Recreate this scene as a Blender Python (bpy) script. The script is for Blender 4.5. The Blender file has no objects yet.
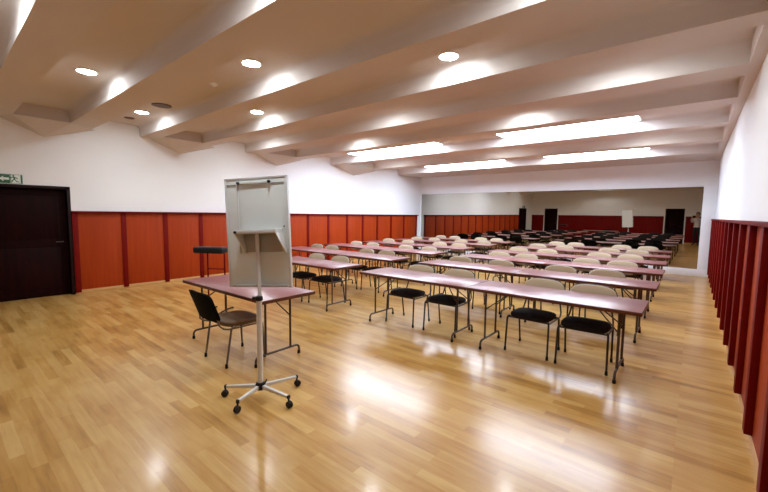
import bpy, bmesh, math, random
from mathutils import Vector, Matrix
random.seed(7)
S = bpy.context.scene
COL = S.collection
PI = math.pi

# ------------------------------------------------------------------ materials
def srgb(r, g, b):
    def f(c):
        c /= 255.0
        return c / 12.92 if c <= 0.04045 else ((c + 0.055) / 1.055) ** 2.4
    return (f(r), f(g), f(b), 1.0)

def mat(name, color, rough=0.6, metal=0.0, spec=0.5, noise=0.0, nscale=20.0, bump=0.0, bscale=80.0, coat=0.0):
    m = bpy.data.materials.new(name); m.use_nodes = True
    nt = m.node_tree; b = nt.nodes['Principled BSDF']
    b.inputs['Base Color'].default_value = color
    b.inputs['Roughness'].default_value = rough
    b.inputs['Metallic'].default_value = metal
    b.inputs['Specular IOR Level'].default_value = spec
    b.inputs['Coat Weight'].default_value = coat
    tc = nt.nodes.new('ShaderNodeTexCoord')
    if noise > 0:
        n = nt.nodes.new('ShaderNodeTexNoise'); n.inputs['Scale'].default_value = nscale
        n.inputs['Detail'].default_value = 4
        nt.links.new(tc.outputs['Object'], n.inputs['Vector'])
        mx = nt.nodes.new('ShaderNodeMix'); mx.data_type = 'RGBA'
        mx.inputs['A'].default_value = tuple(c * (1 - noise) for c in color[:3]) + (1,)
        mx.inputs['B'].default_value = tuple(min(1, c * (1 + noise)) for c in color[:3]) + (1,)
        nt.links.new(n.outputs['Fac'], mx.inputs['Factor'])
        nt.links.new(mx.outputs['Result'], b.inputs['Base Color'])
    if bump > 0:
        n2 = nt.nodes.new('ShaderNodeTexNoise'); n2.inputs['Scale'].default_value = bscale
        nt.links.new(tc.outputs['Object'], n2.inputs['Vector'])
        bp = nt.nodes.new('ShaderNodeBump'); bp.inputs['Strength'].default_value = bump
        bp.inputs['Distance'].default_value = 0.004
        nt.links.new(n2.outputs['Fac'], bp.inputs['Height'])
        nt.links.new(bp.outputs['Normal'], b.inputs['Normal'])
    return m

def wood(name, c1, c2, rough, axis='X', spec=0.5, scale=6.0, coat=0.0):
    m = bpy.data.materials.new(name); m.use_nodes = True
    nt = m.node_tree; b = nt.nodes['Principled BSDF']
    tc = nt.nodes.new('ShaderNodeTexCoord'); mp = nt.nodes.new('ShaderNodeMapping')
    s = {'X': (0.35, 6, 6), 'Y': (6, 0.35, 6), 'Z': (6, 6, 0.35)}[axis]
    mp.inputs['Scale'].default_value = s
    n = nt.nodes.new('ShaderNodeTexNoise'); n.inputs['Scale'].default_value = scale; n.inputs['Detail'].default_value = 6
    r = nt.nodes.new('ShaderNodeValToRGB')
    r.color_ramp.elements[0].position = 0.3; r.color_ramp.elements[0].color = c1
    r.color_ramp.elements[1].position = 0.7; r.color_ramp.elements[1].color = c2
    nt.links.new(tc.outputs['Object'], mp.inputs['Vector']); nt.links.new(mp.outputs['Vector'], n.inputs['Vector'])
    nt.links.new(n.outputs['Fac'], r.inputs['Fac']); nt.links.new(r.outputs['Color'], b.inputs['Base Color'])
    b.inputs['Roughness'].default_value = rough; b.inputs['Specular IOR Level'].default_value = spec
    b.inputs['Coat Weight'].default_value = coat
    return m

def emit(name, color, strength):
    m = bpy.data.materials.new(name); m.use_nodes = True
    nt = m.node_tree; nt.nodes.clear()
    e = nt.nodes.new('ShaderNodeEmission'); o = nt.nodes.new('ShaderNodeOutputMaterial')
    e.inputs['Color'].default_value = color; e.inputs['Strength'].default_value = strength
    nt.links.new(e.outputs[0], o.inputs[0])
    return m

def floor_mat():
    m = bpy.data.materials.new('oak_laminate'); m.use_nodes = True
    nt = m.node_tree; N = nt.nodes; L = nt.links; b = N['Principled BSDF']
    tc = N.new('ShaderNodeTexCoord')
    br = N.new('ShaderNodeTexBrick')
    br.inputs['Scale'].default_value = 1.0
    br.inputs['Brick Width'].default_value = 0.62; br.inputs['Row Height'].default_value = 0.08
    br.inputs['Mortar Size'].default_value = 0.0012; br.inputs['Mortar Smooth'].default_value = 0.2
    br.offset = 0.37; br.offset_frequency = 3; br.squash = 1.25; br.squash_frequency = 4
    br.inputs['Color1'].default_value = (0, 0, 0, 1); br.inputs['Color2'].default_value = (1, 1, 1, 1)
    br.inputs['Mortar'].default_value = (0.35, 0.35, 0.35, 1); br.inputs['Bias'].default_value = 0.0
    L.new(tc.outputs['Object'], br.inputs['Vector'])
    mp = N.new('ShaderNodeMapping'); mp.inputs['Scale'].default_value = (1.1, 13, 1)
    n = N.new('ShaderNodeTexNoise'); n.inputs['Scale'].default_value = 2.2; n.inputs['Detail'].default_value = 7
    n.inputs['Distortion'].default_value = 0.6
    L.new(tc.outputs['Object'], mp.inputs['Vector']); L.new(mp.outputs['Vector'], n.inputs['Vector'])
    mp2 = N.new('ShaderNodeMapping'); mp2.inputs['Scale'].default_value = (1.3, 3.2, 1)
    n2 = N.new('ShaderNodeTexNoise'); n2.inputs['Scale'].default_value = 1.6; n2.inputs['Detail'].default_value = 3
    L.new(tc.outputs['Object'], mp2.inputs['Vector']); L.new(mp2.outputs['Vector'], n2.inputs['Vector'])
    bw = N.new('ShaderNodeRGBToBW'); L.new(br.outputs['Color'], bw.inputs['Color'])
    a1 = N.new('ShaderNodeMath'); a1.operation = 'MULTIPLY'; a1.inputs[1].default_value = 0.31; L.new(bw.outputs[0], a1.inputs[0])
    a2 = N.new('ShaderNodeMath'); a2.operation = 'MULTIPLY_ADD'; a2.inputs[1].default_value = 0.42; L.new(n.outputs['Fac'], a2.inputs[0]); L.new(a1.outputs[0], a2.inputs[2])
    a3 = N.new('ShaderNodeMath'); a3.operation = 'MULTIPLY_ADD'; a3.inputs[1].default_value = 0.42; L.new(n2.outputs['Fac'], a3.inputs[0]); L.new(a2.outputs[0], a3.inputs[2])
    r = N.new('ShaderNodeValToRGB')
    e = r.color_ramp.elements
    e[0].position = 0.25; e[0].color = srgb(134, 92, 42)
    e[1].position = 0.85; e[1].color = srgb(208, 172, 108)
    k = e.new(0.5); k.color = srgb(183, 137, 70)
    L.new(a3.outputs[0], r.inputs['Fac']); L.new(r.outputs['Color'], b.inputs['Base Color'])
    b.inputs['Roughness'].default_value = 0.29
    b.inputs['Specular IOR Level'].default_value = 0.4
    b.inputs['Coat Weight'].default_value = 0.22; b.inputs['Coat Roughness'].default_value = 0.14
    nb = N.new('ShaderNodeTexNoise'); nb.inputs['Scale'].default_value = 4.0; nb.inputs['Detail'].default_value = 2
    L.new(tc.outputs['Object'], nb.inputs['Vector'])
    bp = N.new('ShaderNodeBump'); bp.inputs['Strength'].default_value = 0.12; bp.inputs['Distance'].default_value = 0.01
    L.new(nb.outputs['Fac'], bp.inputs['Height']); L.new(bp.outputs['Normal'], b.inputs['Normal'])
    return m

M = {}
M['floor'] = floor_mat()
M['white_wall'] = mat('white_wall_paint', srgb(240, 242, 244), 0.75, spec=0.2, noise=0.012, nscale=3, bump=0.05, bscale=160)
M['ceiling'] = mat('ceiling_paint', srgb(214, 206, 200), 0.8, spec=0.15, noise=0.015, nscale=2, bump=0.04, bscale=140)
M['panel'] = wood('orange_panel', srgb(146, 49, 10), srgb(160, 58, 14), 0.55, 'Z', 0.15, 3.0)
M['batten'] = wood('dark_red_batten', srgb(100, 6, 2), srgb(112, 8, 3), 0.6, 'Z', 0.12, 3.0)
M['base_oak'] = wood('oak_baseboard', srgb(190, 140, 84), srgb(206, 160, 100), 0.4, 'Y')
M['door'] = wood('dark_door_wood', srgb(20, 2, 2), srgb(32, 4, 3), 0.6, 'Z', 0.08, 3.0)
M['door_frame'] = wood('door_frame_wood', srgb(20, 4, 4), srgb(28, 6, 5), 0.5, 'Z', 0.2, 3.0)
M['table_top'] = wood('mahogany_laminate', srgb(128, 78, 78), srgb(135, 83, 82), 0.30, 'X', 0.8, 4.0)
M['table_edge'] = wood('mahogany_edge', srgb(78, 38, 22), srgb(94, 48, 28), 0.4, 'X', 0.4, 4.0)
M['leg_metal'] = mat('brown_grey_tube', srgb(82, 72, 66), 0.38, 0.6, noise=0.05)
M['chair_tube'] = mat('chair_tube', srgb(50, 46, 46), 0.4, 0.4, noise=0.05)
M['chair_tube_pale'] = mat('grey_chair_tube', srgb(120, 108, 96), 0.35, 0.6, noise=0.05)
M['black_plastic'] = mat('black_plastic', srgb(20, 19, 20), 0.5, spec=0.35, noise=0.1, bump=0.05)
M['rubber'] = mat('black_rubber', srgb(16, 16, 16), 0.7, spec=0.3, noise=0.1)
M['seat_fabric'] = mat('dark_seat_fabric', srgb(34, 28, 28), 0.85, spec=0.2, noise=0.25, nscale=220, bump=0.3, bscale=500)
M['back_fabric'] = mat('beige_back_fabric', srgb(178, 160, 130), 0.75, spec=0.25, noise=0.08, nscale=200, bump=0.2, bscale=500)
b_ = M['back_fabric'].node_tree.nodes['Principled BSDF']; b_.inputs['Sheen Weight'].default_value = 0.7; b_.inputs['Sheen Roughness'].default_value = 0.5
M['brown_seat'] = mat('brown_grey_seat', srgb(112, 88, 62), 0.6, spec=0.4, noise=0.15, nscale=120, bump=0.2, bscale=400)
M['mesh_back'] = mat('black_mesh_back', srgb(9, 9, 11), 0.85, spec=0.1, noise=0.25, nscale=150, bump=0.3, bscale=300)
M['board'] = mat('flipchart_grey', srgb(224, 232, 230), 0.45, spec=0.4, noise=0.02, nscale=4)
M['board_frame'] = mat('flipchart_frame', srgb(222, 226, 226), 0.35, 0.2, noise=0.02)
M['whiteboard'] = mat('whiteboard_face', srgb(238, 240, 240), 0.2, spec=0.5, noise=0.01)
M['white_metal'] = mat('white_steel', srgb(214, 214, 208), 0.35, 0.15, noise=0.02)
M['grey_recess'] = mat('bracket_grey', srgb(168, 164, 156), 0.55, noise=0.03)
M['sign_green'] = mat('sign_green', srgb(10, 92, 62), 0.4, noise=0.03)
M['sign_white'] = mat('sign_white', srgb(226, 238, 230), 0.4, noise=0.01)
M['vent'] = mat('brown_speaker_grille', srgb(96, 66, 46), 0.6, noise=0.3, nscale=120, bump=0.4, bscale=200)
M['ring'] = mat('downlight_ring', srgb(236, 234, 228), 0.3, 0.1, noise=0.01)
M['steel'] = mat('brushed_steel', srgb(150, 150, 152), 0.3, 0.9, noise=0.04)
M['skin'] = mat('skin', srgb(196, 148, 122), 0.55, noise=0.05)
M['shirt'] = mat('white_shirt', srgb(214, 206, 204), 0.8, noise=0.04, nscale=40, bump=0.2, bscale=60)
M['trousers'] = mat('dark_trousers', srgb(26, 26, 32), 0.8, noise=0.1)
M['shoe'] = mat('black_shoe', srgb(20, 18, 18), 0.4, noise=0.1)
M['hair'] = mat('dark_hair', srgb(28, 20, 16), 0.5, noise=0.2, nscale=80, bump=0.5, bscale=120)
M['phone'] = mat('phone_black', srgb(14, 14, 16), 0.15, noise=0.05)
M['down_lens'] = emit('downlight_glow', (0.87, 0.95, 1.0, 1), 225.0)
M['fluor'] = emit('tube_panel_glow', (0.74, 0.84, 1.0, 1), 26.0)
# mirror glass: silvered, a little dark and warm
mm = bpy.data.materials.new('mirror_silver'); mm.use_nodes = True
bb = mm.node_tree.nodes['Principled BSDF']
bb.inputs['Base Color'].default_value = (0.48, 0.45, 0.39, 1); bb.inputs['Metallic'].default_value = 1.0; bb.inputs['Roughness'].default_value = 0.012
M['mirror'] = mm

# ------------------------------------------------------------------ mesh helpers
class MB:
    def __init__(s): s.bm = bmesh.new()
    def box(s, a, b, m=None):
        vs = [s.bm.verts.new((x, y, z)) for x in (a[0], b[0]) for y in (a[1], b[1]) for z in (a[2], b[2])]
        if m is not None:
            for v in vs: v.co = m @ v.co
        for f in ((0, 1, 3, 2), (4, 6, 7, 5), (0, 4, 5, 1), (2, 3, 7, 6), (0, 2, 6, 4), (1, 5, 7, 3)):
            s.bm.faces.new([vs[i] for i in f])
        return s
    def prism(s, pts, ext):
        ext = Vector(ext)
        a = [s.bm.verts.new(p) for p in pts]; b = [s.bm.verts.new(Vector(p) + ext) for p in pts]
        n = len(pts)
        s.bm.faces.new(a); s.bm.faces.new(b[::-1])
        for i in range(n): s.bm.faces.new((a[i], b[i], b[(i + 1) % n], a[(i + 1) % n]))
        return s
    def tube(s, pts, r, n=10, closed=False):
        pts = [Vector(p) for p in pts]
        rs = r if isinstance(r, (list, tuple)) else [r] * len(pts)
        rings = []; N = len(pts)
        up = None
        for i, p in enumerate(pts):
            if closed: t = (pts[(i + 1) % N] - pts[i - 1])
            else: t = pts[min(i + 1, N - 1)] - pts[max(i - 1, 0)]
            t.normalize()
            if up is None:
                up = Vector((0, 0, 1)) if abs(t.z) < 0.9 else Vector((1, 0, 0))
            u = (up - t * up.dot(t))
            if u.length < 1e-5: u = t.orthogonal()
            u.normalize(); up = u
            w = t.cross(u)
            rings.append([s.bm.verts.new(p + (u * math.cos(2 * PI * k / n) + w * math.sin(2 * PI * k / n)) * rs[i]) for k in range(n)])
        for i in range(N if closed else N - 1):
            A = rings[i]; B = rings[(i + 1) % N]
            for k in range(n): s.bm.faces.new((A[k], A[(k + 1) % n], B[(k + 1) % n], B[k]))
        if not closed:
            s.bm.faces.new(rings[0][::-1]); s.bm.faces.new(rings[-1])
        return s
    def lathe(s, prof, n=24, loc=(0, 0, 0), m=None):
        rings = []
        for r, z in prof:
            ring = []
            for k in range(n):
                v = Vector((r * math.cos(2 * PI * k / n), r * math.sin(2 * PI * k / n), z))
                if m is not None: v = m @ v
                ring.append(s.bm.verts.new(v + Vector(loc)))
            rings.append(ring)
        for i in range(len(rings) - 1):
            for k in range(n): s.bm.faces.new((rings[i][k], rings[i][(k + 1) % n], rings[i + 1][(k + 1) % n], rings[i + 1][k]))
        s.bm.faces.new(rings[0][::-1]); s.bm.faces.new(rings[-1])
        return s
    def cushion(s, outline, th, bulge, fn):
        """outline: 2D points; front side (+w) bulges; fn maps (u, v, w) to 3D"""
        cx = sum(p[0] for p in outline) / len(outline); cy = sum(p[1] for p in outline) / len(outline)
        def ring(sc, w): return [s.bm.verts.new(fn(cx + (p[0] - cx) * sc, cy + (p[1] - cy) * sc, w)) for p in outline]
        prof = [(0.45, 0), (0.94, 0), (0.99, th * 0.15), (1.0, th * 0.5), (0.985, th * 0.85), (0.94, th), (0.8, th + bulge * 0.45), (0.55, th + bulge * 0.8), (0.25, th + bulge)]
        R = [ring(a, w) for a, w in prof]
        n = len(outline)
        for i in range(len(R) - 1):
            for k in range(n): s.bm.faces.new((R[i][k], R[i][(k + 1) % n], R[i + 1][(k + 1) % n], R[i + 1][k]))
        for Rr, w, flip in ((R[0], 0, True), (R[-1], th + bulge * 1.04, False)):
            c = s.bm.verts.new(fn(cx, cy, w))
            for k in range(n):
                f = (Rr[k], Rr[(k + 1) % n], c)
                s.bm.faces.new(f[::-1] if flip else f)
        return s
    def build(s, name, m, parent=None, bevel=0.0, seg=2, smooth=True, angle=40):
        bmesh.ops.recalc_face_normals(s.bm, faces=s.bm.faces)
        if bevel > 0:
            es = [e for e in s.bm.edges if len(e.link_faces) == 2 and e.calc_face_angle(0) > 0.6]
            bmesh.ops.bevel(s.bm, geom=es, offset=bevel, segments=seg, affect='EDGES', profile=0.5, clamp_overlap=True)
        me = bpy.data.meshes.new(name)
        s.bm.to_mesh(me); s.bm.free()
        if smooth:
            me.polygons.foreach_set('use_smooth', [True] * len(me.polygons))
            me.set_sharp_from_angle(angle=math.radians(angle))
        for x in (m if isinstance(m, list) else [m]): me.materials.append(x)
        o = bpy.data.objects.new(name, me); COL.objects.link(o)
        if parent is not None: o.parent = parent
        return o

def tag(o, label=None, cat=None, group=None, kind=None):
    if label: o['label'] = label
    if cat: o['category'] = cat
    if group: o['group'] = group
    if kind: o['kind'] = kind
    return o

def empty(name, loc=(0, 0, 0), rz=0.0):
    o = bpy.data.objects.new(name, None); o.empty_display_size = 0.1
    COL.objects.link(o); o.location = loc; o.rotation_euler = (0, 0, rz)
    return o

KIDS = {}
def copy_tree(o, parent=None):
    c = o.copy(); COL.objects.link(c)
    if parent is not None: c.parent = parent
    for ch in [x for x in ALL_OF(o)]: copy_tree(ch, c)
    return c
def ALL_OF(o): return [x for x in bpy.data.objects if x.parent == o]
def protos(o):
    """cache children lists so copying stays quick"""
    return (o, [protos(c) for c in ALL_OF(o)])
def copy_p(t, parent=None):
    c = t[0].copy(); COL.objects.link(c)
    if parent is not None: c.parent = parent
    for k in t[1]: copy_p(k, c)
    return c

def struct(name, mb, m, bevel=0.0, parent=None, **k):
    o = mb.build(name, m, parent, bevel, **k)
    if parent is None: o['kind'] = 'structure'
    return o

def arc(c, a0, a1, r, n, fn): return [fn(c[0] + r * math.cos(a0 + (a1 - a0) * i / n), c[1] + r * math.sin(a0 + (a1 - a0) * i / n)) for i in range(n + 1)]

# ------------------------------------------------------------------ room
XL, XR, YF, YB = -9.10, 0.432, -0.95, 13.51
ZS, ZC = 3.17, 3.39          # soffit and recess heights
RAIL = 1.60
struct('floor', MB().box((XL - .2, YF - .2, -0.1), (XR + .2, YB + .2, 0)), M['floor'], smooth=False)
D1a, D1b, DH = 0.28, 1.72, 2.05
# walls carry the door openings
w = MB(); w.box((XL - .2, YF, 0), (XL, D1a, 3.6)); w.box((XL - .2, D1b, 0), (XL, YB, 3.6)); w.box((XL - .2, D1a, DH), (XL, D1b, 3.6))
struct('wall_left', w, M['white_wall'], smooth=False)
struct('wall_right', MB().box((XR, YF, 0), (XR + .2, YB, 3.6)), M['white_wall'], smooth=False)
struct('wall_back', MB().box((XL - .2, YB, 0), (XR + .2, YB + .2, 3.6)), M['white_wall'], smooth=False)
FD = [(-8.22, -7.36), (-1.33, -0.43)]
w = MB(); xs = [XL - .2]
for a, b in FD: xs += [a, b]
xs.append(XR + .2)
for i in range(0, len(xs), 2): w.box((xs[i], YF - .2, 0), (xs[i + 1], YF, 3.6))
for a, b in FD: w.box((a, YF - .2, DH), (b, YF, 3.6))
struct('wall_front', w, M['white_wall'], smooth=False)

# ceiling: flat soffit with long recessed troughs running across the room
TR = [(-0.15, 0.60), (0.97, 1.71), (2.09, 2.92), (3.24, 4.07), (4.35, 5.32), (5.75, 6.68), (7.02, 8.30), (8.60, 10.00), (10.35, 11.85)]
c = MB(); c.box((XL - .2, YF - .2, ZC), (XR + .2, YB + .2, ZC + .25))
prev = YF - .0
for i, (a, b) in enumerate(TR):
    c.box((XL, prev, ZS), (XR, a, ZC + .002)); prev = b
    ends = 0.34 if i % 2 else 0.0
    prof = [(b + .002, ZS), (b + .002, ZC + .002), (b - .085, ZC + .002)] + [(b - .08 + .08 * math.sin(PI / 2 * q / 6.0), ZC - .08 * (1 - math.cos(PI / 2 * q / 6.0))) for q in range(0, 6)]
    c.prism([(XL + .001, y_, z_) for y_, z_ in prof[::-1]], (XR - XL - .002, 0, 0))
    if ends: c.box((XL, a - .002, ZS), (XL + ends, b + .002, ZC + .002))
    c.box((XR - 0.10, a - .002, ZS), (XR, b + .002, ZC + .002))
c.box((XL, prev, ZS), (XR, YB, ZC + .002))
struct('ceiling', c, M['ceiling'], smooth=True, angle=24)
# wedge shaped corbels under the closed trough ends on the door side wall
tn = 0
for i in (1, 3, 5, 7):
    a, b = TR[i]; ym = (a + b) / 2 + 0.06
    y0, y1 = a - 0.14, b + 0.45; d = 0.40
    zt = ZS + .001
    bm = MB()
    P = [(XL, y0, zt), (XL, ym, ZS - 0.25), (XL, y1, zt), (XL + d, a - .02, zt), (XL + d, b + .02, zt)]
    v = [bm.bm.verts.new(p) for p in P]
    for f in ((0, 1, 2), (0, 3, 1), (3, 4, 1), (4, 2, 1), (0, 2, 4, 3)): bm.bm.faces.new([v[k] for k in f])
    tn += 1
    struct('trim_%d' % tn, bm, M['ceiling'], smooth=False)

# wainscot: panels, battens and a cap rail on each wall, every board its own piece
def wains(side):
    global tn
    if side == 'left':
        pos = [D1b + .045, 2.556, 3.352, 4.13, 4.94, 5.75, 6.56, 7.36, 8.19, 9.04, 9.82, 10.62, 11.44, 12.27, 13.16]
        x0, sx = XL, 1
        bw, bt = 0.09, 0.030
        lo, hi = D1b + .0, 13.24
    else:
        pos = [0.42 + 0.81 * k for k in range(-1, 17)]
        x0, sx = XR, -1
        bw, bt = 0.10, 0.062
        lo, hi = YF, YB
    def X(t): return x0 + sx * t
    def bx(y0, y1, z0, z1, t0, t1):
        a, b = sorted((X(t0), X(t1)))
        return MB().box((a, y0, z0), (b, y1, z1))
    edges = [lo] + [p for p in pos if lo < p < hi] + [hi]
    for i in range(len(edges) - 1):
        if edges[i + 1] - edges[i] < 0.12: continue
        tn += 1; struct('trim_%d' % tn, bx(edges[i], edges[i + 1], 0.075, RAIL - .02, 0.0, 0.016), M['panel'], 0.001)
    for p in pos:
        a, b = p - bw / 2, p + bw / 2
        if b < lo + .02 or a > hi: continue
        a = max(a, lo); b = min(b, hi)
        tn += 1; struct('trim_%d' % tn, bx(a, b, 0.09 if side == 'right' else 0.03, RAIL - .03, 0.012, bt), M['batten'], 0.003)
    tn += 1; struct('trim_%d' % tn, bx(lo, hi, RAIL - .035, RAIL, 0.0, 0.075), M['batten'], 0.004)
    struct('baseboard_' + side, bx(lo, hi, 0, 0.075, 0.0, 0.018), M['base_oak'], 0.003)
wains('left'); wains('right')
# front wall panelling (seen in the mirror)
segs = [(XL, FD[0][0] - .06), (FD[0][1] + .06, FD[1][0] - .06), (FD[1][1] + .06, XR - .08)]
for a, b in segs:
    n = max(1, round((b - a) / 0.81)); st = (b - a) / n
    for k in range(n):
        tn += 1; struct('trim_%d' % tn, MB().box((a + k * st, YF, .075), (a + (k + 1) * st, YF + .016, RAIL - .02)), M['batten'], 0.001)
        if k: tn += 1; struct('trim_%d' % tn, MB().box((a + k * st - .055, YF + .012, .03), (a + k * st + .055, YF + .03, RAIL - .03)), M['batten'], 0.003)
    tn += 1; struct('trim_%d' % tn, MB().box((a, YF, RAIL - .035), (b, YF + .075, RAIL)), M['batten'], 0.004)
    tn += 1; struct('trim_%d' % tn, MB().box((a, YF, 0), (b, YF + .018, .075)), M['base_oak'], 0.003)
# white surround of the mirror on the back wall
MX0, MX1, MZ0, MZ1 = -9.05, 0.155, 0.205, 2.475
tn += 1; struct('trim_%d' % tn, MB().box((XL, YB - .035, 0), (XR, YB, MZ0)), M['white_wall'], 0.004)
tn += 1; struct('trim_%d' % tn, MB().box((MX1, YB - .035, MZ0), (XR, YB, MZ1)), M['white_wall'], 0.002)
tn += 1; struct('trim_%d' % tn, MB().box((XL, YB - .035, MZ0), (MX0, YB, MZ1)), M['white_wall'], 0.002)
mir = empty('wall_mirror', ((MX0 + MX1) / 2, YB - .001, MZ0))
mir.rotation_euler = (0.0036, 0, 0)
tag(mir, 'huge frameless wall mirror covering the end wall, reflecting the classroom', 'mirror')
hw = (MX1 - MX0) / 2
o = MB().box((-hw, -.012, 0), (hw, -.006, MZ1 - MZ0)).build('mirror_glass', M['mirror'], mir, smooth=False)
MB().box((-hw, -.006, 0), (hw, 0, MZ1 - MZ0)).build('backing_board', M['grey_recess'], mir, smooth=False)

# doors -----------------------------------------------------------
def door(name, horiz, a, b, wall, leaves, sgn):
    """horiz: True for a door in the left wall (runs along Y)"""
    def P(u, t, z): return (wall - sgn * t, u, z) if horiz else (u, wall - sgn * t, z)
    def bx(u0, u1, t0, t1, z0, z1):
        p, q = P(u0, t0, z0), P(u1, t1, z1)
        return MB().box(tuple(map(min, p, q)), tuple(map(max, p, q)))
    root = bx(a, b, 0.17, 0.19, 0, DH).build(name, M['door'], None, smooth=False); root['kind'] = 'structure'
    # frame casing
    for (u0, u1, z0, z1) in ((a, a + .05, 0, DH), (b - .05, b, 0, DH), (a, b, DH - .05, DH)):
        bx(u0, u1, -0.012, 0.17, z0, z1).build('door_frame', M['door_frame'], root, 0.003)
    n = leaves; st = (b - a - .1) / n
    for k in range(n):
        u0, u1 = a + .05 + k * st + .003, a + .05 + (k + 1) * st - .003
        lf = bx(u0, u1, 0.11, 0.15, 0.008, DH - .054).build('door_leaf', M['door'], root, 0.003)
        for (z0, z1) in ((0.18, 0.92), (1.08, DH - .2)):
            bx(u0 + .12, u1 - .12, 0.10, 0.112, z0, z1).build('door_panel', M['door'], lf, 0.006)
        hu = u1 - .07 if k == 0 else u0 + .07
        d = -1 if k == 0 else 1
        hb = MB(); hb.tube([P(hu, .11, 1.02), P(hu, .065, 1.02), P(hu + d * .02, .055, 1.02), P(hu + d * .11, .055, 1.02)], 0.009)
        hb.build('door_handle', M['leg_metal'], lf)
    return root
door('door_1', True, D1a, D1b, XL, 1, 1)
door('door_2', False, FD[0][0], FD[0][1], YF, 1, 1)
door('door_3', False, FD[1][0], FD[1][1], YF, 1, 1)

# exit sign ------------------------------------------------------
sg = empty('exit_sign', (XL, 0.84, 2.055))
tag(sg, 'green emergency exit sign with white arrow and running man above the dark door', 'sign')
def sp(pts, x0, x1): return MB().prism([(x0, -p[0], p[1]) for p in pts], (x1 - x0, 0, 0))
# local u runs to the left of the picture = -Y; sign 0.46 long, 0.165 tall
MB().box((0, -.24, 0), (.014, .24, .165)).build('sign_plate', M['sign_green'], sg, 0.002)
def poly(name, pts, m, t0=.0141, t1=.0165): return MB().prism([(t0, y, z) for y, z in pts], (t1 - t0, 0, 0)).build(name, m, sg, smooth=False)
poly('sign_border', [(-.235, .158), (.235, .158), (.235, .163), (-.235, .163)], M['sign_white'])
poly('sign_border', [(-.235, .003), (.235, .003), (.235, .008), (-.235, .008)], M['sign_white'])
poly('arrow', [(-.050, .083), (.003, .128), (.003, .102), (.072, .102), (.072, .064), (.003, .064), (.003, .038)], M['sign_white'])
poly('door_symbol', [(.084, .012), (.215, .012), (.215, .154), (.084, .154)], M['sign_white'])
man = MB()
def pl(pts): man.prism([(.0166, y, z) for y, z in pts], (.0012, 0, 0))
pl([(.125 + .014 * math.cos(k * PI / 5), .136 + .013 * math.sin(k * PI / 5)) for k in range(10)])
pl([(.118, .122), (.142, .118), (.15, .078), (.128, .076)])
pl([(.12, .118), (.085, .108), (.078, .088), (.088, .086), (.096, .098), (.122, .106)])
pl([(.14, .116), (.17, .104), (.182, .084), (.173, .08), (.162, .094), (.142, .1)])
pl([(.13, .08), (.102, .058), (.1, .03), (.112, .03), (.116, .052), (.144, .074)])
pl([(.138, .08), (.15, .076), (.168, .046), (.198, .04), (.197, .03), (.16, .034)])
man.build('running_man', M['sign_green'], sg, smooth=False)
poly('sign_post', [(.088, .012), (.097, .012), (.097, .154), (.088, .154)], M['sign_green'], .0166, .018)

# ------------------------------------------------------------------ ceiling fittings
dl = empty('downlight')
MB().lathe([(0.098, 0.0), (0.118, 0.0), (0.122, -0.006), (0.116, -0.013), (0.101, -0.012), (0.098, -0.006)], 32).build('trim_ring', M['ring'], dl)
MB().lathe([(0.097, -0.001), (0.096, -0.008), (0.084, -0.014), (0.055, -0.018), (0.018, -0.020)], 28).build('lens', M['down_lens'], dl)
DP = protos(dl)
ORD = ['first', 'second', 'third', 'fourth', 'fifth', 'sixth', 'seventh', 'eighth', 'ninth']
lamps = [(0, -4.4, .22),
         (1, -6.11, 1.39), (1, -2.35, 1.39),
         (2, -7.78, 2.55), (2, -4.18, 2.55), (2, -0.72, 2.55),
         (3, -6.08, 3.80), (3, -2.23, 3.80),
         (4, -7.83, 4.78), (4, -4.15, 4.78), (4, -0.74, 4.78),
         (5, -6.19, 6.34), (5, -2.31, 6.34),
         (7, -7.69, 9.32), (7, -4.03, 9.32), (7, -0.84, 9.32)]
SEEN = {1: 'lit round downlight over the open floor, the one nearest the exit door',
        3: 'lit round downlight near the door-side wall, beside a dark ceiling grille',
        4: 'lit round downlight above the flipchart, just beside the smoke detector recess',
        6: 'small lit round downlight above the upper right corner of the flipchart',
        7: 'lit round downlight alone at the middle of the ceiling, above the front table row'}
first = True
for i, (t, x, y) in enumerate(lamps):
    o = dl if first else copy_p(DP)
    first = False
    o.location = (x, y, ZC)
    where = 'nearest the door-side wall' if x < -5.5 else ('nearest the slatted wall' if x > -3 else 'at mid room')
    tag(o, SEEN.get(i, 'downlight up inside the %s ceiling recess from the viewer, %s' % (ORD[t], where)), 'ceiling light', 'recessed ceiling downlights')
# long panel lights in the last recesses
fl = empty('ceiling_panel_light')
MB().box((-1.5, -.44, -.035), (1.5, .44, 0)).build('housing', M['ring'], fl, 0.004)
MB().box((-1.47, -.41, -.041), (1.47, .41, -.034)).build('diffuser', M['fluor'], fl, smooth=False)
FP = protos(fl)
for k, (x, y, s, lab) in enumerate([(-6.40, 7.80, 1.0, 'long bright panel light in the nearer lit recess, door side'),
                                 (-2.12, 7.80, .86, 'long bright panel light in the nearer lit recess, slatted wall side'),
                                 (-6.2, 11.33, 1.0, 'long bright panel light in the recess nearest the mirror, door side'),
                                 (-2.25, 11.33, .86, 'long bright panel light in the recess nearest the mirror, slatted wall side')]):
    o = fl if k == 0 else copy_p(FP)
    o.location = (x, y, ZC); o.scale = (s, 1, 1)
    tag(o, lab, 'ceiling light', 'long ceiling panel lights')
sd = empty('smoke_detector', (-5.25, 2.62, ZC))
tag(sd, 'small white smoke detector on the tan ceiling, left of the flipchart downlight', 'smoke detector')
MB().lathe([(0.052, 0), (0.052, -.014), (0.044, -.026), (0.02, -.034)], 24).build('detector_body', M['ring'], sd)
MB().lathe([(0.018, -.033), (0.018, -.042), (0.01, -.046)], 16).build('sensor_cap', M['ring'], sd)
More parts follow.
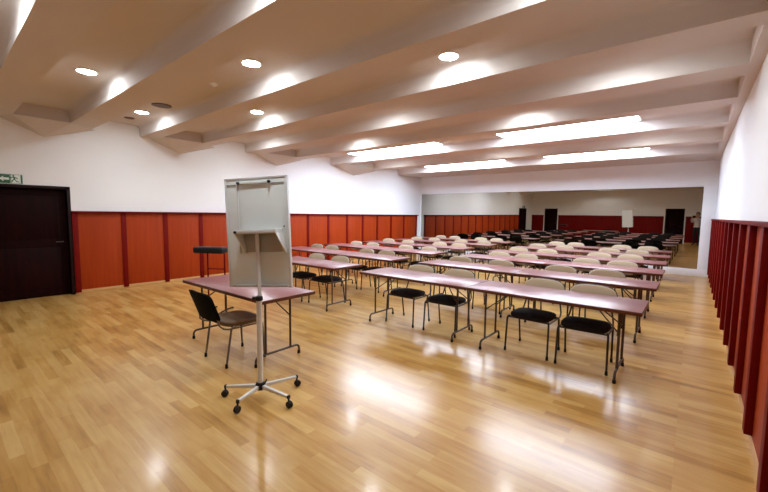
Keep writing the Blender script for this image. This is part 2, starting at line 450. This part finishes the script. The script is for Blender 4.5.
for (x, y, r, lab) in ((-7.02, 2.60, .15, 'round brown ceiling speaker grille beside a lit downlight'),
                       (-8.45, 2.55, .085, 'small round brown ceiling grille close to the door-side wall')):
    g = empty('ceiling_speaker', (x, y, ZC)); tag(g, lab, 'speaker', 'round ceiling grilles')
    MB().lathe([(r * .9, 0), (r, 0), (r, -.008), (r * .92, -.012), (r * .9, -.006)], 32).build('rim', M['vent'], g)
    MB().lathe([(r * .9, -.002), (r * .9, -.006), (r * .5, -.009), (r * .1, -.010)], 28).build('grille', M['vent'], g)

# ------------------------------------------------------------------ folding tables
TL, TD, TH = 1.78, 0.68, 0.74
def make_table(L=TL):
    t = empty('folding_table')
    h = L / 2
    top = MB().box((-h + .004, .004, TH - .026), (h - .004, TD - .004, TH)).build('tabletop', M['table_top'], t, 0.002)
    e = MB()
    e.box((-h, 0, TH - .036), (h, .008, TH - .001)).box((-h, TD - .008, TH - .036), (h, TD, TH - .001))
    e.box((-h, .008, TH - .036), (-h + .008, TD - .008, TH - .001)).box((h - .008, .008, TH - .036), (h, TD - .008, TH - .001))
    e.build('edge_band', M['table_edge'], top, 0.002)
    for s in (-1, 1):
        x = s * (h - .19)
        lf = MB()
        zb = 0.105
        y0, y1 = 0.035, TD - .085
        # low bar with turned down ends
        pts = [(x, y0, 0.02), (x, y0, 0.06)] + [(x, y0 + .045 - .045 * math.cos(a), .06 + .045 * math.sin(a)) for a in (PI / 8, PI / 4, 3 * PI / 8, PI / 2)]
        pts += [(x, y1 - .045 + .045 * math.sin(a), .06 + .045 * math.cos(a)) for a in (0, PI / 8, PI / 4, 3 * PI / 8, PI / 2)] + [(x, y1, 0.02)]
        lf.tube(pts, 0.0125, 10)
        for y in (y0 + .12, y1 - .12): lf.tube([(x, y, zb), (x, y, TH - .03)], 0.0125, 10)
        lf.tube([(x, y0 + .08, TH - .04), (x, y1 - .08, TH - .04)], 0.012, 8)
        lo = lf.build('leg_frame', M['leg_metal'], t)
        for y in (y0, y1):
            MB().lathe([(0.016, 0), (0.017, .012), (0.0155, .036)], 12, (x, y, 0)).build('rubber_foot', M['rubber'], lo)
        br = MB()
        xm = x - s * .26
        for y in (y0 + .12, y1 - .12): br.tube([(x, y, 0.47), (x - s * .15, (y + TD / 2) / 2, 0.60), (xm, TD / 2 + (0.02 if y > .3 else -.02), TH - .035)], 0.0075, 8)
        br.box((xm - .03, TD / 2 - .04, TH - .04), (xm + .03, TD / 2 + .04, TH - .026))
        br.build('folding_brace', M['leg_metal'], t)
    return t

tbl = make_table()
TP = protos(tbl)
used_t = [False]
def put_table(x, y, lab, rz=0.0):
    o = tbl if not used_t[0] else copy_p(TP)
    used_t[0] = True
    o.location = (x, y, 0); o.rotation_euler = (0, 0, rz)
    tag(o, lab, 'table', 'mahogany folding tables in rows')
    return o
# right block: its aisle end and the end by the slatted wall
RY = [4.13, 5.68, 7.22, 8.74, 10.30, 11.84]
RX = [-0.31, -0.30, -0.32, -0.35, -0.36, -0.38]
LY = [4.07, 5.57, 7.10, 8.72, 10.30, 11.84]
LX = [-4.40, -4.42, -4.48, -4.55, -4.56, -4.58]
ROW = ['front row', 'second row', 'third row', 'fourth row', 'fifth row', 'last row by the mirror']
for r in range(6):
    put_table(RX[r] - TL / 2, RY[r], 'mahogany folding table, %s, at the slatted wall end' % ROW[r])
    put_table(RX[r] - TL * 1.5 - .006, RY[r], 'mahogany folding table, %s of the slatted-wall block, at the centre aisle' % ROW[r])
    put_table(LX[r] - TL / 2, LY[r], 'mahogany folding table, %s of the door-side block, at the centre aisle' % ROW[r])
    put_table(LX[r] - TL * 1.5 - .006 + (.07 if r == 0 else 0), LY[r] , 'mahogany folding table, %s, at the orange-panelled wall end' % ROW[r]) if r else None
st = copy_p(TP); st.location = (-4.135, 2.045, 0); st.rotation_euler = (0, 0, math.radians(0.8))
tag(st, 'mahogany folding speaker table standing alone behind the flipchart', 'table')

# ------------------------------------------------------------------ chairs
def superell(w, h, n=36, p=2.6, top=None):
    out = []
    for k in range(n):
        a = 2 * PI * k / n
        c_, s_ = math.cos(a), math.sin(a)
        q = p if s_ < 0 or top is None else top
        out.append((w * math.copysign(abs(c_) ** (2 / q), c_), h * math.copysign(abs(s_) ** (2 / q), s_)))
    return out

def make_chair(name, fab_seat, fab_back, tube, geo=(0.700, 0.128, 0.243), pw=(3.2, 3.0), lean=13, shell='black_plastic'):
    """faces -Y; origin on the floor under the seat centre"""
    t = empty(name)
    # seat
    def fs(u, v, w_):
        z = 0.420 + w_ - 0.10 * max(0, -v - 0.12) ** 1.5 * 2.0
        return Vector((u, v, z))
    so = MB().cushion(superell(0.235, 0.215, 36, 3.6), 0.046, 0.018, fs)
    seat = so.build('seat', fab_seat, t, smooth=True, angle=60)
    MB().cushion(superell(0.225, 0.205, 36, 3.6), 0.014, 0.0, lambda u, v, w_: Vector((u, v, 0.412 + w_))).build('seat_pan', M['black_plastic'], seat)
    # backrest, curved and leaning
    zc, hb, wb = geo
    tilt = math.radians(lean)
    def fb(off):
        def g(u, v, w_):
            y = 0.338 + 0.028 * (1 - (u / wb) ** 2) + off - w_
            z = zc + v * math.cos(tilt); y += v * math.sin(tilt)
            return Vector((u, y, z))
        return g
    bo = MB().cushion(superell(wb, hb, 36, *pw), 0.022, 0.010, fb(0.0))
    back = bo.build('backrest', fab_back, t, angle=60)
    MB().cushion(superell(wb + .006, hb + .005, 36, *pw), 0.016, 0.0, fb(0.017)).build('back_shell', M[shell], back, angle=60)
    # legs
    for s in (-1, 1):
        fl_ = MB().tube([(s * .245, -.205, 0.02), (s * .240, -.185, 0.39), (s * .236, -.175, 0.412), (s * .225, -.150, 0.418)], 0.011, 10).build('leg', tube, t)
        MB().lathe([(0.014, 0), (0.015, .02), (0.0125, .045)], 12, (s * .245, -.205, 0)).build('foot_cap', M['rubber'], fl_)
        rl = MB().tube([(s * .238, .235, 0.02), (s * .240, .175, 0.40), (s * .236, .160, 0.412), (s * .225, .130, 0.418)], 0.011, 10).build('leg', tube, t)
        MB().lathe([(0.014, 0), (0.015, .02), (0.0125, .045)], 12, (s * .238, .235, 0)).build('foot_cap', M['rubber'], rl)
        MB().tube([(s * .236, -.16, 0.405), (s * .236, .20, 0.405), (s * .233, .255, 0.420), (s * .226, .292, 0.455)] + [(s * u_, .338 + .028 * (1 - (u_ / wb) ** 2) - .002 + (z_ - zc) * math.tan(tilt), z_) for u_, z_ in ((.205, .56), (.19, .62), (.18, .68), (.17, .74))], 0.0095, 10).build('back_support', tube, t)
    for y in (-.15, .13): MB().tube([(-.235, y, .405), (.235, y, .405)], 0.010, 8).build('seat_rail', tube, t)
    return t

ch = make_chair('stacking_chair', M['seat_fabric'], M['back_fabric'], M['chair_tube'])
CP = protos(ch)
used_c = [False]
CR = [[-3.23, -2.56, -1.385, -.815], [-3.38, -2.58, -1.57, -.92], [-3.23, -2.64, -1.50, -.91], [-3.36, -2.66, -1.54, -.95], [-3.38, -2.66, -1.60, -.98], [-3.28, -2.72, -1.50, -.88]]
CL = [[-5.66, -5.02], [-7.44, -6.87, -5.70, -5.12], [-7.51, -6.85, -5.72, -5.00], [-7.58, -6.83, -5.66, -5.05], [-7.54, -6.85, -5.80, -5.02], [-7.50, -6.90, -5.83, -5.25]]
POS4R = ['at the centre aisle', 'second from the centre aisle', 'third from the centre aisle', 'at the slatted wall end']
POS4L = ['at the orange-panelled wall end', 'third from the centre aisle', 'second from the centre aisle', 'at the centre aisle']
def put_chair(x, y, rz, lab):
    o = ch if not used_c[0] else copy_p(CP)
    used_c[0] = True
    o.location = (x, y, 0); o.rotation_euler = (0, 0, rz)
    tag(o, lab, 'chair', 'beige backed chairs at the table rows')
rnd = random.Random(3)
for r in range(6):
    for blk, (C_, Y_, nm) in enumerate(((CR, RY, 'slatted-wall block'), (CL, LY, 'door-side block'))):
        row = C_[r]
        for k, x in enumerate(row):
            p = (POS4R if blk == 0 else POS4L[4 - len(row):])[k]
            x -= .028; y = Y_[r] + 0.395 + rnd.uniform(0, .04)
            if r == 5: y = Y_[r] + 0.40
            lab = 'beige-backed chair, %s, %s, %s' % (ROW[r], nm, p)
            put_chair(x, y, math.radians(rnd.uniform(-2.5, 2.5)), lab)

# speaker's chair: black back turned to the viewer
sc_ = make_chair('visitor_chair', M['brown_seat'], M['mesh_back'], M['chair_tube_pale'], (0.645, 0.165, 0.228), (7, 6), 20, 'mesh_back')
sc_.location = (-3.88, 2.12, 0); sc_.rotation_euler = (0, 0, math.radians(180 - 1))
tag(sc_, "black-backed chair with brown seat and pale legs at the speaker table", 'chair')

# black topped stand behind the left end of the speaker table
sn = empty('laptop_stand', (-5.98, 2.86, 0), math.radians(34))
tag(sn, 'black-topped stand on thin dark legs behind the speaker table, beside the flipchart', 'stand')
MB().box((-.245, -.10, .955), (.245, .10, 1.055)).build('top', M['rubber'], sn, 0.028, 3)
for s in (-1, 1):
    x = -.05 if s < 0 else .235
    lg = MB().tube([(x, 0, .957), (x, 0, 0.03)], 0.013, 10).build('leg', M['batten'], sn)
    MB().tube([(x, -.24, .012), (x, -.2, .022), (x, 0, .03), (x, .2, .022), (x, .24, .012)], 0.012, 10).build('foot', M['rubber'], lg)
MB().tube([(-.05, 0, .70), (.235, 0, .70)], 0.009, 8).build('cross_bar', M['batten'], sn)

# ------------------------------------------------------------------ flipchart
fx, fy = -2.835, 1.765
ang = math.atan2(.44, .897)
fc = empty('flipchart', (fx, fy, 0), ang)
tag(fc, 'grey mobile flipchart easel seen from behind, on a white wheeled base', 'flipchart')
# local: +X along the board, -Y towards the viewer
bw, b0, b1 = .300, .975, 1.925
by = .045
TILT = math.radians(1.5)
head0 = set(bpy.data.objects)
MB().box((-bw + .012, by, b0 + .012), (bw - .012, by + .016, b1 - .012)).build('back_panel', M['board'], fc, 0.002)
MB().box((-bw + .012, by + .017, b0 + .012), (bw - .012, by + .022, b1 - .012)).build('writing_surface', M['whiteboard'], fc, 0.001)
fr = MB()
for a, b in (((-bw, b0), (-bw + .016, b1)), ((bw - .016, b0), (bw, b1)), ((-bw, b0), (bw, b0 + .016)), ((-bw, b1 - .016), (bw, b1))):
    fr.box((a[0], by - .006, a[1]), (b[0], by + .027, b[1]))
fr.build('frame', M['board_frame'], fc, 0.003)
hb = MB().box((-.16, by - .02, b1 - .058), (.13, by, b1 - .038)).build('clamp_bar', M['board'], fc, 0.003)
for x in (-.155, .14):
    MB().lathe([(.011, -.012), (.013, 0), (.009, .016)], 14, (x, by - .022, b1 - .048), Matrix.Rotation(PI / 2, 3, 'X')).build('hook_knob', M['black_plastic'], hb)
for (a, b) in ((-bw + .02, -.19), (.15, bw - .03)):
    MB().box((a, by - .008, b1 - .062), (b, by, b1 - .055)).build('top_groove', M['grey_recess'], fc, 0.001)
MB().box((-.182, by - .010, b0 + .3), (-.170, by, b1 - .02)).build('stiffener', M['board_frame'], fc, 0.002)
tr = MB(); tr.box((-.25, by - .03, b0 + .004), (-.025, by, b0 + .022)); tr.box((.02, by - .03, b0 + .004), (.27, by, b0 + .022))
tr.build('bottom_ledge', M['grey_recess'], fc, 0.002)
# pen tray on the far side
MB().box((-.25, by + .02, b0 - .006), (.25, by + .085, b0 + .010)).build('pen_tray', M['board_frame'], fc, 0.003)
# tilting bracket: lip with slanting cheeks
z1, z0 = 1.475, 1.27
bk = MB()
bk.box((-.149, by - .125, z1 - .035), (.24, by, z1))
br_o = bk.build('tilt_bracket', M['board_frame'], fc, 0.004)
for x in (-.149, .23):
    sgnx = .035
    MB().prism([(x, by - .122, z1 - .03), (x, by - .001, z1 - .03), (x + sgnx, by - .001, z0), (x + sgnx, by - .02, z0)], (.010, 0, 0)).build('cheek', M['board_frame'], br_o, 0.001)
MB().box((-.139, by - .008, z0 + .01), (.23, by - .001, z1 - .04)).build('recess_plate', M['grey_recess'], br_o, 0.001)
MB().lathe([(.012, -.006), (.012, .004)], 12, (-.135, by - .128, z1 - .02), Matrix.Rotation(PI / 2, 3, 'X')).build('screw', M['black_plastic'], br_o)
MB().lathe([(.006, -.006), (.006, .004)], 12, (.255, by - .003, z1 + .02), Matrix.Rotation(PI / 2, 3, 'X')).build('screw', M['black_plastic'], fc)
HEAD = [o for o in bpy.data.objects if o not in head0 and o.parent == fc]
# pole
MB().tube([(0, 0, .085), (0, 0, .885)], 0.0245, 16).build('pole', M['white_metal'], fc)
ip = MB().tube([(0, .012, .87), (0.0, .012, 1.455)], 0.0165, 14).build('inner_pole', M['board_frame'], fc)
HEAD.append(ip)
for o in HEAD:
    o.data.transform(Matrix.Translation((-.012, 0, 0)) if o is not ip else Matrix.Identity(4))
    tm = Matrix.Translation((0, 0, .90)) @ Matrix.Rotation(-TILT, 4, 'X') @ Matrix.Rotation(math.radians(-3.0), 4, 'Y') @ Matrix.Translation((0, 0, -.90))
    o.data.transform(tm)
    for c_ in ALL_OF(o):
        c_.data.transform(Matrix.Translation((-.012, 0, 0))); c_.data.transform(tm)
co = MB().lathe([(.027, .865), (.032, .868), (.032, .90), (.020, .905)], 18).build('collar', M['black_plastic'], fc)
MB().tube([(-.02, -.005, .884), (-.055, -.012, .884)], [.012, .016], 12).build('clamp_knob', M['black_plastic'], co)
MB().lathe([(.032, .075), (.042, .08), (.042, .125), (.034, .14), (.027, .142)], 18).build('hub', M['black_plastic'], fc)
MB().tube([(.034, .01, .12), (.052, .015, .165)], .006, 8).build('lock_lever', M['black_plastic'], fc)
for (wx, wy) in ((-2.75, 1.50), (-2.50, 1.82), (-2.77, 2.11), (-3.08, 1.57)):
    v = Matrix.Rotation(-ang, 2) @ Vector((wx - fx, wy - fy))
    L_ = v.length; d = v / L_
    a = math.atan2(d.y, d.x)
    m = Matrix.Rotation(a, 4, 'Z')
    lg = MB(); 
    P = [(.03, -.014, .088), (.03, .014, .088), (.03, .014, .122), (.03, -.014, .122)]
    Q = [(L_ - .01, -.011, .082), (L_ - .01, .011, .082), (L_ - .01, .011, .104), (L_ - .01, -.011, .104)]
    va = [lg.bm.verts.new(m @ Vector(p)) for p in P]; vb = [lg.bm.verts.new(m @ Vector(p)) for p in Q]
    lg.bm.faces.new(va); lg.bm.faces.new(vb[::-1])
    for k in range(4): lg.bm.faces.new((va[k], va[(k + 1) % 4], vb[(k + 1) % 4], vb[k]))
    lo = lg.build('base_leg', M['white_metal'], fc, 0.003)
    MB().box((L_ - .014, -.013, .078), (L_ + .004, .013, .108), m).build('end_cap', M['black_plastic'], lo, 0.003)
    cs = MB()
    mw = m @ Matrix.Translation((L_ + .002, 0, .03)) @ Matrix.Rotation(PI / 2, 4, 'X')
    mr = mw.to_3x3(); lc = mw.translation
    for off in (-.017, .004):
        prof = [(.012, off), (.026, off), (.029, off + .003), (.029, off + .010), (.026, off + .013), (.012, off + .013)]
        cs.lathe(prof, 20, lc, mr)
    cs.lathe([(.012, -.008), (.022, -.006), (.022, .008), (.012, .008)], 16, lc, mr)
    cs.tube([m @ Vector((L_ - .004, 0, .045)), m @ Vector((L_ - .004, 0, .085))], .008, 10)
    cs.build('caster', M['black_plastic'], lo)

# ------------------------------------------------------------------ camera
RM = [[0.7711376895414036, 0.0642614741284503, -0.6334170243304047],
      [0.6365355467834565, -0.057493533257860586, 0.7691014180942676],
      [0.013006208126584005, -0.9962755424963347, -0.08524014297150252]]
right = Vector([r[0] for r in RM]); down = Vector([r[1] for r in RM]); fwd = Vector([r[2] for r in RM])
cam = bpy.data.cameras.new('camera'); co_ = bpy.data.objects.new('camera', cam); COL.objects.link(co_)
m = Matrix((( right.x, -down.x, -fwd.x, 0), (right.y, -down.y, -fwd.y, 0), (right.z, -down.z, -fwd.z, 1.62), (0, 0, 0, 1)))
co_.matrix_world = m
cam.sensor_width = 36; cam.lens = 374.561 / 768 * 36; cam.clip_start = 0.02
S.camera = co_

# ------------------------------------------------------------------ the photographer, seen only in the mirror
def skin_mesh(nodes, edges, root=0, sub=2):
    me = bpy.data.meshes.new('tmp'); me.from_pydata([n[0] for n in nodes], edges, [])
    ob = bpy.data.objects.new('tmp', me); COL.objects.link(ob)
    sk = ob.modifiers.new('s', 'SKIN'); sb = ob.modifiers.new('b', 'SUBSURF'); sb.levels = sub; sb.render_levels = sub
    for i, n in enumerate(nodes):
        r = n[1]; me.skin_vertices[0].data[i].radius = (r, r) if not isinstance(r, tuple) else r
        me.skin_vertices[0].data[i].use_root = (i == root)
    dg = bpy.context.evaluated_depsgraph_get()
    ev = ob.evaluated_get(dg)
    res = bpy.data.meshes.new_from_object(ev)
    bpy.data.objects.remove(ob); bpy.data.meshes.remove(me)
    return res
# local frame: faces +Y, feet on z=0, phone held in front of the face
nodes = [((0, 0, .98), (.16, .11)), ((0, 0, 1.12), (.145, .10)), ((0, .0, 1.28), (.165, .11)), ((0, -.01, 1.43), (.17, .10)), ((0, 0, 1.53), .062), ((0, .015, 1.60), .058),
         ((0, .02, 1.68), (.078, .092)), ((0, .015, 1.77), (.076, .090)), ((0, .01, 1.82), (.05, .06))]
edges = [(i, i + 1) for i in range(8)]
for s in (-1, 1):
    b = len(nodes)
    nodes += [((s * .19, -.005, 1.45), .062), ((s * .225, .05, 1.27), .048), ((s * .20, .19, 1.38), .040), ((s * .112, .335, 1.575), .028)]
    edges += [(3, b), (b, b + 1), (b + 1, b + 2), (b + 2, b + 3)]
    # palm and five fingers round the end of the phone
    h = len(nodes)
    nodes += [((s * .098, .352, 1.605), (.026, .018))]
    edges += [(b + 3, h)]
    for q, (dz, ln) in enumerate(((.045, .9), (.025, 1.0), (.004, .95), (-.016, .8))):
        f0 = len(nodes)
        nodes += [((s * .094, .366, 1.61 + dz), .0095), ((s * .082, .384, 1.612 + dz), .0088), ((s * (.082 - .022 * ln), .388, 1.612 + dz), .0080)]
        edges += [(h, f0), (f0, f0 + 1), (f0 + 1, f0 + 2)]
    f0 = len(nodes)
    nodes += [((s * .088, .338, 1.620), .011), ((s * .070, .340, 1.632), .0095), ((s * .052, .344, 1.634), .0085)]
    edges += [(h, f0), (f0, f0 + 1), (f0 + 1, f0 + 2)]
    l = len(nodes)
    nodes += [((s * .095, 0, .90), .088), ((s * .105, .01, .52), .062), ((s * .11, -.015, .28), .056), ((s * .115, -.02, .09), .04), ((s * .125, .06, .045), (.042, .036)), ((s * .135, .16, .035), (.038, .024))]
    edges += [(0, l)] + [(l + i, l + i + 1) for i in range(5)]
me = skin_mesh(nodes, edges)
me.name = 'person_body'
zs = min(v.co.z for v in me.vertices)
for v in me.vertices: v.co.z -= zs * max(0, 1 - v.co.z / .3)
for k in ('shirt', 'skin', 'trousers', 'shoe'): me.materials.append(M[k])
for p in me.polygons:
    c_ = p.center; p.use_smooth = True
    if c_.z < .085: p.material_index = 3
    elif c_.z < 1.0: p.material_index = 2
    elif c_.z > 1.535 and (abs(c_.x) < .085 and c_.y < .2): p.material_index = 1
    elif c_.y > .31: p.material_index = 1
    else: p.material_index = 0
PX, PY, PR = 0.175, -0.335, math.radians(20)
pe = bpy.data.objects.new('person', me); COL.objects.link(pe)
pe.location = (PX, PY, 0); pe.rotation_euler = (0, 0, PR)
tag(pe, 'person in a white top and dark trousers taking the photo, seen in the mirror', 'person')
hr = MB()
hm = Matrix.Diagonal((1, 1.12, 1))
hr.lathe([(.070, 1.655), (.088, 1.69), (.093, 1.74), (.088, 1.79), (.066, 1.835), (.03, 1.855), (.004, 1.86)], 24, (0, -.010, 0), hm)
ho = hr.build('hair', M['hair'], pe)
# keep the face free of hair
for v in ho.data.vertices:
    if v.co.y > .02 and v.co.z < 1.775: v.co.y = .0 + (v.co.y - .02) * .3; v.co.x *= 1.0
fa = MB()
fa.tube([(0, .098, 1.735), (0, .112, 1.705), (0, .122, 1.688), (0, .105, 1.680)], [.007, .010, .013, .008], 10).build('nose', M['skin'], pe)
for s in (-1, 1):
    MB().lathe([(.003, -.010), (.010, -.006), (.012, 0), (.010, .006), (.003, .010)], 12, (s * .032, .093, 1.728)).build('eye', M['shoe'], pe)
    MB().lathe([(.004, -.028), (.012, -.02), (.016, .004), (.014, .022), (.005, .03)], 12, (s * .083, .01, 1.71)).build('ear', M['skin'], pe)
MB().tube([(-.024, .094, 1.648), (0, .102, 1.646), (.024, .094, 1.648)], [.003, .006, .003], 8).build('mouth', M['batten'], pe)
ph = MB().box((-.082, -.0045, -.039), (.082, .0045, .039)).build('smartphone', M['phone'], None, 0.004)
ph.matrix_world = Matrix.Translation(Vector((0, 0, 1.62)) - fwd * .014 + right * 0.0) @ Matrix(((right.x, fwd.x, -down.x, 0), (right.y, fwd.y, -down.y, 0), (right.z, fwd.z, -down.z, 0), (0, 0, 0, 1)))
tag(ph, 'black smartphone held up in both hands by the person in the mirror', 'phone')
pe.location = (0.0, 0.0, 0)
pe.rotation_euler = (0, 0, math.radians(25))
hv = Matrix.Rotation(math.radians(25), 3, 'Z') @ Vector((0, .366, 0))
pe.location = (ph.matrix_world.translation.x - hv.x, ph.matrix_world.translation.y - hv.y, 0)

# ------------------------------------------------------------------ world and colour
W = bpy.data.worlds.new('world'); S.world = W; W.use_nodes = True
W.node_tree.nodes['Background'].inputs['Color'].default_value = (0.5, 0.5, 0.5, 1)
W.node_tree.nodes['Background'].inputs['Strength'].default_value = 0.0
S.view_settings.view_transform = 'Standard'; S.view_settings.look = 'None'
S.view_settings.gamma = 1.0; S.view_settings.use_curve_mapping = False
S.view_settings.exposure = 0.0
S.cycles.max_bounces = 10; S.cycles.diffuse_bounces = 6; S.cycles.glossy_bounces = 6
S.cycles.use_denoising = True
S.cycles.sample_clamp_indirect = 6.0
S.cycles.caustics_reflective = False; S.cycles.caustics_refractive = False
